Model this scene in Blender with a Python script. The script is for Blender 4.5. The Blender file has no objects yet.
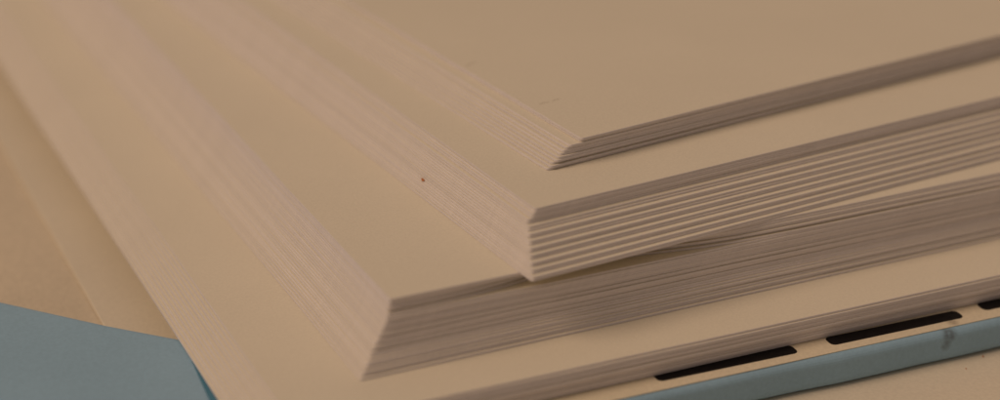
import bpy, math, random
from mathutils import Vector
random.seed(7)
S = bpy.context.scene
COL = S.collection

# ---------------- camera ----------------
CH, CP, CR, CF, CSY = .1056, .41605, -.0210, 2038.8, -43.6     # height, pitch, roll, focal (px of 1000), vertical shift
cd = bpy.data.cameras.new('camera'); cam = bpy.data.objects.new('camera', cd); COL.objects.link(cam)
cd.sensor_width = 36; cd.lens = CF/1000*36; cd.shift_y = CSY/1000
cd.clip_start = .005; cd.clip_end = 60
cam.location = (0, 0, CH)
from mathutils import Matrix
cam.rotation_euler = (Matrix.Rotation(math.pi/2-CP, 3, 'X') @ Matrix.Rotation(-CR, 3, 'Z')).to_euler()
cd.dof.use_dof = True; cd.dof.focus_distance = .218; cd.dof.aperture_fstop = 11.5
S.camera = cam

# ---------------- light and exposure ----------------
S.view_settings.view_transform = 'Standard'; S.view_settings.look = 'None'; S.view_settings.exposure = 0
w = bpy.data.worlds.new('World'); S.world = w; w.use_nodes = True
w.node_tree.nodes['Background'].inputs[0].default_value = (1.0, .75, .60, 1)
_n = w.node_tree.nodes; _l = w.node_tree.links      # the room: ceiling brighter than the walls
_t = _n.new('ShaderNodeTexCoord'); _s = _n.new('ShaderNodeSeparateXYZ'); _m = _n.new('ShaderNodeMapRange')
_l.new(_t.outputs['Generated'], _s.inputs[0]); _l.new(_s.outputs['Z'], _m.inputs['Value'])
_m.inputs['From Min'].default_value = .05; _m.inputs['From Max'].default_value = .9
_m.inputs['To Min'].default_value = .06; _m.inputs['To Max'].default_value = .30
_l.new(_m.outputs[0], _n['Background'].inputs[1])
def area(name, loc, target, size, power, color):
    l = bpy.data.lights.new(name, 'AREA'); l.shape = 'DISK'; l.size = size; l.energy = power; l.color = color
    o = bpy.data.objects.new(name, l); COL.objects.link(o); o.location = loc
    o.rotation_euler = (Vector(target)-Vector(loc)).to_track_quat('-Z', 'Y').to_euler()
area('room_lamp', (-4.5, -1.87, 5.05), (0, .25, 0), 3.5, 198, (1.0, .71, .49))

# ---------------- helpers ----------------
def tag(o, label=None, cat=None, group=None, kind=None):
    for k, v in (('label', label), ('category', cat), ('group', group), ('kind', kind)):
        if v: o[k] = v
    return o
def mesh_obj(name, verts, faces, mats, fm=None, parent=None, smooth=False):
    me = bpy.data.meshes.new(name); me.from_pydata(verts, [], faces)
    for m in mats: me.materials.append(m)
    if fm:
        for p, i in zip(me.polygons, fm): p.material_index = i
    if smooth:
        for p in me.polygons: p.use_smooth = True
    me.validate(); me.update()
    o = bpy.data.objects.new(name, me); COL.objects.link(o)
    if parent: o.parent = parent
    return o
def plate(name, pts, z0, z1, mats, parent=None, ins=.00002, rnd=None):
    """closed plate from an outline (counter-clockwise), with softened rims; edge faces use material 1"""
    n = len(pts); P = [Vector((p[0], p[1])) for p in pts]
    N = []
    for i in range(n):
        d = (P[(i+1) % n]-P[i-1]); d.normalize(); N.append(Vector((-d.y, d.x)))
    if rnd:   # rounded side: quarter rounds of radius rnd at top, smaller at the bottom
        prof = [(rnd*(1-math.cos(a)), -1, rnd*(1-math.sin(a))) for a in [math.pi/2*k/5 for k in range(5, -1, -1)]]
        prof = []
        for k in range(6):
            a = math.pi/2*k/5; prof.append((rnd*1.5*(1-math.cos(a)), z0+rnd*1.3*(1-math.sin(a))) )
        prof = prof[::-1]
        top = []
        for k in range(6):
            a = math.pi/2*k/5; top.append((rnd*(1-math.cos(a)), z1-rnd*(1-math.sin(a))))
        prof = prof+top
    else:
        e = min(ins*.8, (z1-z0)*.3)
        prof = [(ins, z0), (0, z0+e), (0, z1-e), (ins, z1)]
    V = []; F = []; M = []
    for (s, z) in prof:
        for p, nn in zip(P, N): V.append((p.x+nn.x*s, p.y+nn.y*s, z))
    for r in range(len(prof)-1):
        for i in range(n):
            j = (i+1) % n; F.append((r*n+i, r*n+j, (r+1)*n+j, (r+1)*n+i)); M.append(1 if len(mats) > 1 else 0)
    F.append(tuple(range(n-1, -1, -1))); M.append(0)
    b = (len(prof)-1)*n; F.append(tuple(b+i for i in range(n))); M.append(0)
    return mesh_obj(name, V, F, mats, M, parent)
_p = math.cos(CP); _q = math.sin(CP)
def onplane(px, py, z):
    """where on the horizontal plane z the measured outline point of the photograph lies"""
    X = (px-500)/CF; Y = -(py-200-CSY)/CF
    c, s = math.cos(-CR), math.sin(-CR); X, Y = X*c-Y*s, X*s+Y*c
    d = Vector((X, _p+Y*_q, -_q+Y*_p)); t = (z-CH)/d.z
    return Vector((d.x*t, d.y*t))

# ---------------- materials ----------------
def mat(name, col, rough=.75, var=.04, scale=60, bump=.15, bscale=2500, rand=0, spec=.3, streak=0, specks=0, speck_col=(.12, .05, .02)):
    m = bpy.data.materials.new(name); m.use_nodes = True; nt = m.node_tree; N = nt.nodes; L = nt.links
    b = N['Principled BSDF']; b.inputs['Roughness'].default_value = rough
    b.inputs['Specular IOR Level'].default_value = spec
    tc = N.new('ShaderNodeTexCoord')
    no = N.new('ShaderNodeTexNoise'); no.inputs['Scale'].default_value = scale; no.inputs['Detail'].default_value = 6
    L.new(tc.outputs['Object'], no.inputs['Vector'])
    fi = N.new('ShaderNodeTexNoise'); fi.inputs['Scale'].default_value = bscale; fi.inputs['Detail'].default_value = 3
    L.new(tc.outputs['Object'], fi.inputs['Vector'])
    mr = N.new('ShaderNodeMapRange'); mr.inputs['From Min'].default_value = .3; mr.inputs['From Max'].default_value = .7
    mr.inputs['To Min'].default_value = 1-var; mr.inputs['To Max'].default_value = 1+var; L.new(no.outputs['Fac'], mr.inputs['Value'])
    mf = N.new('ShaderNodeMapRange'); mf.inputs['From Min'].default_value = .3; mf.inputs['From Max'].default_value = .7
    mf.inputs['To Min'].default_value = 1-var*1.5; mf.inputs['To Max'].default_value = 1+var*1.5; L.new(fi.outputs['Fac'], mf.inputs['Value'])
    mu = N.new('ShaderNodeMath'); mu.operation = 'MULTIPLY'; L.new(mr.outputs[0], mu.inputs[0]); L.new(mf.outputs[0], mu.inputs[1])
    last = mu.outputs[0]
    if rand:
        oi = N.new('ShaderNodeObjectInfo'); r = N.new('ShaderNodeMapRange')
        r.inputs['To Min'].default_value = 1-rand; r.inputs['To Max'].default_value = 1+rand*.4
        L.new(oi.outputs['Random'], r.inputs['Value'])
        m2 = N.new('ShaderNodeMath'); m2.operation = 'MULTIPLY'; L.new(last, m2.inputs[0]); L.new(r.outputs[0], m2.inputs[1]); last = m2.outputs[0]
    vm = N.new('ShaderNodeVectorMath'); vm.operation = 'SCALE'; vm.inputs[0].default_value = col; L.new(last, vm.inputs['Scale'])
    out = vm.outputs[0]
    if specks:
        vo = N.new('ShaderNodeTexVoronoi'); vo.inputs['Scale'].default_value = specks; L.new(tc.outputs['Object'], vo.inputs['Vector'])
        lt = N.new('ShaderNodeMath'); lt.operation = 'LESS_THAN'; lt.inputs[1].default_value = .045; L.new(vo.outputs['Distance'], lt.inputs[0])
        rr = N.new('ShaderNodeSeparateColor'); L.new(vo.outputs['Color'], rr.inputs[0])
        gt = N.new('ShaderNodeMath'); gt.operation = 'GREATER_THAN'; gt.inputs[1].default_value = .82; L.new(rr.outputs[0], gt.inputs[0])
        an = N.new('ShaderNodeMath'); an.operation = 'MULTIPLY'; L.new(lt.outputs[0], an.inputs[0]); L.new(gt.outputs[0], an.inputs[1])
        a2 = N.new('ShaderNodeMath'); a2.operation = 'MULTIPLY'; a2.inputs[1].default_value = .55; L.new(an.outputs[0], a2.inputs[0])
        mx = N.new('ShaderNodeMix'); mx.data_type = 'RGBA'; L.new(a2.outputs[0], mx.inputs['Factor'])
        L.new(out, mx.inputs['A']); mx.inputs['B'].default_value = (*speck_col, 1); out = mx.outputs['Result']
    L.new(out, b.inputs['Base Color'])
    bu = N.new('ShaderNodeBump'); bu.inputs['Strength'].default_value = bump; bu.inputs['Distance'].default_value = .00005
    L.new(fi.outputs['Fac'], bu.inputs['Height']); L.new(bu.outputs[0], b.inputs['Normal'])
    return m
M_face = mat('paper_face', (.79, .74, .62), rough=.8, var=.022, scale=45, bump=.5, bscale=3200, specks=0)
M_edge = mat('paper_cut_edge', (.785, .755, .78), rough=.9, var=.02, scale=300, bump=.25, rand=.08)
M_blue = mat('pale_blue_card', (.31, .50, .67), rough=.6, var=.03, scale=90, bump=.4)
M_blue_shade = mat('shaded_blue_card', (.08, .24, .36), rough=.6, var=.05)  # folder blue darkened by colour, for the painted contact shadow
M_cream = mat('cream_card', (.76, .69, .54), rough=.7, var=.04)
M_black = mat('black_print', (.006, .005, .006), rough=.5, var=.02, spec=.2)
M_board = mat('cream_board', (.76, .70, .58), rough=.7, var=.03, specks=350)
M_table = mat('tan_table', (.69, .61, .48), rough=.7, var=.05, specks=200)
M_mark = mat('scratch_mark', (.42, .36, .27), rough=.9)
M_crumb = mat('brown_crumb', (.50, .19, .06), rough=.8, var=.2)

# ---------------- the setting ----------------
ZB = -.0041          # underside of the blue folder
ZE = ZB-.0004        # underside of the cream board
mesh_obj('table_surface', [(-4, -3, ZE-.0001), (4, -3, ZE-.0001), (4, 5, ZE-.0001), (-4, 5, ZE-.0001)], [(0, 1, 2, 3)], [M_table])['kind'] = 'structure'

# cream board under everything; its left rim shows as a pale strip
a = onplane(97, 313, ZB); b = onplane(10, 160, ZB); d = (b-a).normalized(); r = Vector((d.y, -d.x))
near = a-d*.16; far = a+d*.60
tag(plate('backing_board', [near, near+r*.55, far+r*.55, far][:], ZE, ZB-.00001, [M_board], ins=.0001),
    'wide cream board under the blue folder, its pale rim showing left of the paper', 'board')

# ---------------- pale blue folder ----------------
ZT = -.00016
f0 = onplane(800, 363, 0); f1 = onplane(1000, 319.3, 0); fd = (f1-f0).normalized(); fn = Vector((-fd.y, fd.x))
p1, p2, p3, p4 = onplane(-160, 262, 0), onplane(0, 298, 0), onplane(108, 322, 0), onplane(182, 336, 0)
fl = f0-fd*.16; fr = f0+fd*.15
back = p4+(p4-p3).normalized()*.01
folder = bpy.data.objects.new('folder', None); COL.objects.link(folder); 
tag(folder, 'pale blue card folder with cream strip and black bars, under the lowest paper stack', 'folder')
pts = [fl]+[fl+fd*(.31*k/60)+fn*(.00012*math.sin(k*.7)+.00008*math.sin(k*1.9)) for k in range(1, 60)]+[fr]
outline = pts+[fr+fn*.13, back+fd*.02+fn*.03, back, p4, p3, p2, p1, p1+Vector((-.03, -.09))]
fb = plate('cover', outline, ZB, ZT, [M_blue], parent=folder, rnd=.0009)
q = .0007
st = [fl+fd*.02+fn*q, fr-fd*.002+fn*q, fr-fd*.002+fn*.012, fl+fd*.02+fn*.012]
plate('front_strip', st, ZT+.000005, -.00006, [M_cream], parent=folder)
def rounded(c0, c1, w, r=.0006, skew=0):
    d = (c1-c0).normalized(); n = Vector((-d.y, d.x)); L = (c1-c0).length; P = []
    for (cx, cy, a0) in ((L-r, -w/2+r, -90), (L-r, w/2-r, 0), (r, w/2-r, 90), (r, -w/2+r, 180)):
        for k in range(5):
            a = math.radians(a0+k*22.5); x = cx+r*math.cos(a); y = cy+r*math.sin(a); P.append(c0+d*x+n*y)
    return P
for (xa, ya, xb, yb) in ((655, 377.5, 795, 348.5), (828, 341.5, 960, 313.5), (980, 307, 1118, 277.5)):
    A = onplane(xa, ya, 0); B = onplane(xb, yb, 0)
    plate('black_bar', rounded(A, B, .0018), -.00008, -.00003, [M_black], parent=folder)
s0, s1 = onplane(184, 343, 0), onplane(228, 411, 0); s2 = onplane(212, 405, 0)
plate('contact_shadow_strip', [s0, s2, s1, s1+Vector((.004, .001)), s0+Vector((.004, .001))], ZT+.00001, -.00004, [M_blue_shade], parent=folder)  # contact shadow along the lowest stack's left edge, put in as a darker strip

def smudge(m, pts, col, k):
    nt = m.node_tree; N = nt.nodes; L = nt.links; b = N['Principled BSDF']
    src = b.inputs['Base Color'].links[0].from_socket
    tc = N.new('ShaderNodeTexCoord'); no = N.new('ShaderNodeTexNoise'); no.inputs['Scale'].default_value = 1800; no.inputs['Detail'].default_value = 4
    L.new(tc.outputs['Object'], no.inputs['Vector'])
    for (P, r) in pts:
        di = N.new('ShaderNodeVectorMath'); di.operation = 'DISTANCE'; L.new(tc.outputs['Object'], di.inputs[0]); di.inputs[1].default_value = P
        mr = N.new('ShaderNodeMapRange'); mr.inputs['From Min'].default_value = r; mr.inputs['From Max'].default_value = r*.3
        L.new(di.outputs['Value'], mr.inputs['Value'])
        mu = N.new('ShaderNodeMath'); mu.operation = 'MULTIPLY'; L.new(mr.outputs[0], mu.inputs[0]); L.new(no.outputs['Fac'], mu.inputs[1])
        m2 = N.new('ShaderNodeMath'); m2.operation = 'MULTIPLY'; m2.use_clamp = True; m2.inputs[1].default_value = k; L.new(mu.outputs[0], m2.inputs[0])
        mx = N.new('ShaderNodeMix'); mx.data_type = 'RGBA'; L.new(m2.outputs[0], mx.inputs['Factor']); L.new(src, mx.inputs['A'])
        mx.inputs['B'].default_value = (*col, 1); src = mx.outputs['Result']
    L.new(src, b.inputs['Base Color'])
g0 = onplane(949, 329, 0); g1 = onplane(953, 322, 0)
smudge(M_blue, [((g0.x, g0.y, -.0006), .0012), ((g0.x-.0004, g0.y-.0001, -.0018), .0009)], (.07, .06, .05), 1.1)
smudge(M_cream, [((g1.x, g1.y, -.0001), .0009)], (.12, .08, .05), .8)

# ---------------- paper stacks ----------------
PACK = dict(D=(-0.01862, 0.16656, 0.4433, 0.004, 0.00327),
            C=(-0.01055, 0.17841, 0.46416, 0.00384, 0.0078),
            B=(0.00372, 0.18789, 0.54875, 0.0029, 0.00574),
            A=(0.00852, 0.19956, 0.58672, 0.00427, 0.00299))
W, H = .21, .297
def sheet(x, y, yaw, z0, th, seed, fan=0, fwd=0, dip=0):
    rr = random.Random(seed)
    ph = [rr.uniform(0, 6.3) for _ in range(6)]
    def wob(t, k): return .00002*math.sin(t*95+ph[k])+.000012*math.sin(t*310+ph[k+1])
    P = []
    rc = .00035
    for k in range(5):
        a = math.radians(180+22.5*k); P.append((rc+rc*math.cos(a), rc+rc*math.sin(a)+fwd))
    for k in range(1, 50): t = (k/50)**1.3*W; P.append((t, wob(t, 0)+fan*t+fwd+dip*math.exp(-((t-.024)/.011)**2)))
    P.append((W, fan*W+fwd)); P.append((W, H))
    for k in range(0, 50): t = ((50-k)/50)**1.3*H; P.append((wob(t, 2) if k else 0, t))
    o = plate('paper_sheet', P, 0, th, [M_face, M_edge], ins=.00004)
    o.location = (x, y, z0); o.rotation_euler = (0, 0, yaw)
    return o
STACKN = dict(D='the lowest stack on the blue folder', C='the tall stack beneath the ridged stack',
              B='the ridged thick stack', A='the thin uppermost stack')
ORD = 'first second third fourth fifth sixth seventh eighth ninth tenth eleventh twelfth thirteenth fourteenth fifteenth'.split()
COUNT = dict(D=12, C=30, B=22, A=11)
z = 0
crumb_at = None
for n in 'DCBA':
    x, y, yaw, sh, t = PACK[n]; N = COUNT[n]; pitch = t/N
    for i in range(N):
        u = 1-(i+.5)/N                       # 0 at the top, 1 at the bottom
        rr = random.Random(n+str(i)); j = rr.uniform
        along = u; fwd = j(-.00009, .00009); dy = j(-.001, .001)
        if n == 'C': along = u**1.7; 
        if n == 'A': along = .08+.92*u**.9 if i < N-2 else 0
        if n == 'C':
            if i >= N-7:
                fwd += (.0001, .0003, .0001, .0003, .0001, .0002, 0)[i-(N-7)]; dy += (-.010, -.009, -.0085, -.0065, -.006, -.003, 0)[i-(N-7)]
            if i < N-7: dy -= .0095*i/(N-8)
            if i < N-7: fwd -= (.0012*(1-i/9) if i < 9 else 0)
            if i < 9: fwd += (.00012 if i % 3 == 1 else 0)
        if n == 'B':                       # the sheets step forward in small groups down to the bottom
            step = 0 if i > 15 else (17-i)/2 if i % 2 else (16-i)/2+.1
            fwd = .45*fwd-.0043*step/8.1; along = min(1, .16+.84*(20-i)/20)
            dy = dy*.6-(.0018 if i % 4 > 1 else 0)-(.0022 if i in (4, 5, 12, 13) else 0)+(.002 if i == 7 else 0)
            if i >= N-4: along = (.14, .10, .05, 0)[i-N+4]
        if n == 'D': fwd += .00012*(N-1-i)/3 if i < 6 else 0
        if n == 'A': fwd = fwd*1.8-(.00012 if i >= N-2 or i == 1 else 0)
        e1 = (math.cos(yaw), math.sin(yaw)); e2 = (-math.sin(yaw), math.cos(yaw))
        s = -sh*along+j(-.000025, .000025)
        ox = x+e1[0]*s; oy = y+e1[1]*s; tw = j(-.0003, .0003)
        o = sheet(ox, oy, yaw+tw, z+i*pitch, pitch*.985, n+'s'+str(i), dy-tw, fwd, .0021 if n == 'C' and N-8 < i < N-2 else 0)
        g = 'paper sheets in '+STACKN[n]
        if i == N-1:
            lab = dict(A='topmost cream paper sheet of all, bare upper face filling the upper right',
                       B='top cream sheet of the ridged thick stack, directly under the thin uppermost stack',
                       C='top cream sheet of the tall stack, bare face showing left of the ridged stack',
                       D='top cream sheet of the lowest stack, a bare strip above the blue folder')[n]
        elif i == 0:
            lab = dict(A='bottom sheet of the thin uppermost stack, its pointed corner reaching farthest left',
                       B='bottom sheet of the ridged thick stack, jutting over the tall stack beneath',
                       C='bottom sheet of the tall stack, resting on the lowest stack',
                       D='bottom sheet of the lowest stack, lying directly on the blue folder')[n]
        elif i >= N/2: lab = 'cream paper sheet, '+ORD[N-1-i]+' from the top of '+STACKN[n]
        else: lab = 'cream paper sheet, '+ORD[i]+' from the bottom of '+STACKN[n]
        tag(o, lab, 'paper', g)
        if n == 'A' and i == N-1:
            for (ax, ay, bx, by) in ((539, 104.5, 549, 102), (552, 101.5, 560, 98.5), (466, 66, 476, 62)):
                p, q_ = onplane(ax, ay, z+t), onplane(bx, by, z+t); dv = (q_-p); nv = Vector((-dv.y, dv.x)).normalized()*.00003
                mid = p+dv*.5+nv*5
                c_ = [p-nv*.3, mid-nv, q_-nv*.3, q_+nv*.3, mid+nv, p+nv*.3]
                cl = [(v.x-ox, v.y-oy) for v in c_]; cy_, sy_ = math.cos(-(yaw+tw)), math.sin(-(yaw+tw))
                plate('scratch', [(v[0]*cy_-v[1]*sy_, v[0]*sy_+v[1]*cy_) for v in cl], pitch*.985+.000001, pitch*.985+.00002, [M_mark], parent=o, ins=.000003)
        if n == 'B' and i == 6: crumb_at = (ox, oy, yaw+tw, z+(i+.5)*pitch)
    z += t+.000004

# brown specks
def crumb(seed, r, loc, label, rot=0):
    V = []; F = []; rr = random.Random(seed); nr, ns = 5, 8
    for a in range(nr+1):
        for b_ in range(ns):
            th = math.pi*a/nr; r0 = r*rr.uniform(.75, 1.2); f = 2*math.pi*b_/ns
            V.append((r0*math.sin(th)*math.cos(f)*.7, r0*math.sin(th)*math.sin(f)*1.3, r0*math.cos(th)*.8))
    for a in range(nr):
        for b_ in range(ns): F.append((a*ns+b_, (a+1)*ns+b_, (a+1)*ns+(b_+1) % ns, a*ns+(b_+1) % ns))
    c = mesh_obj('crumb', V, F, [M_crumb]); c.location = loc; c.rotation_euler = (0, 0, rot)
    tag(c, label, 'crumb', 'brown crumbs')
cx, cy, cyaw, cz = crumb_at; dd = .0232-.0037
crumb(3, .00021, (cx-math.sin(cyaw)*dd-math.cos(cyaw)*.0001, cy+math.cos(cyaw)*dd-math.sin(cyaw)*.0001, cz),
      'tiny reddish brown crumb stuck to the left side of the ridged stack', cyaw)
for k, (px, py, r, t_) in enumerate(((983, 357, .00012, 'farther tiny brown crumb on the cream board in front of the blue folder'),
                                     (966, 369, .00008, 'nearer tiny brown crumb on the cream board in front of the blue folder'))):
    c = onplane(px, py, ZB); crumb(20+k, r, (c.x, c.y, ZB+r*.6), t_)
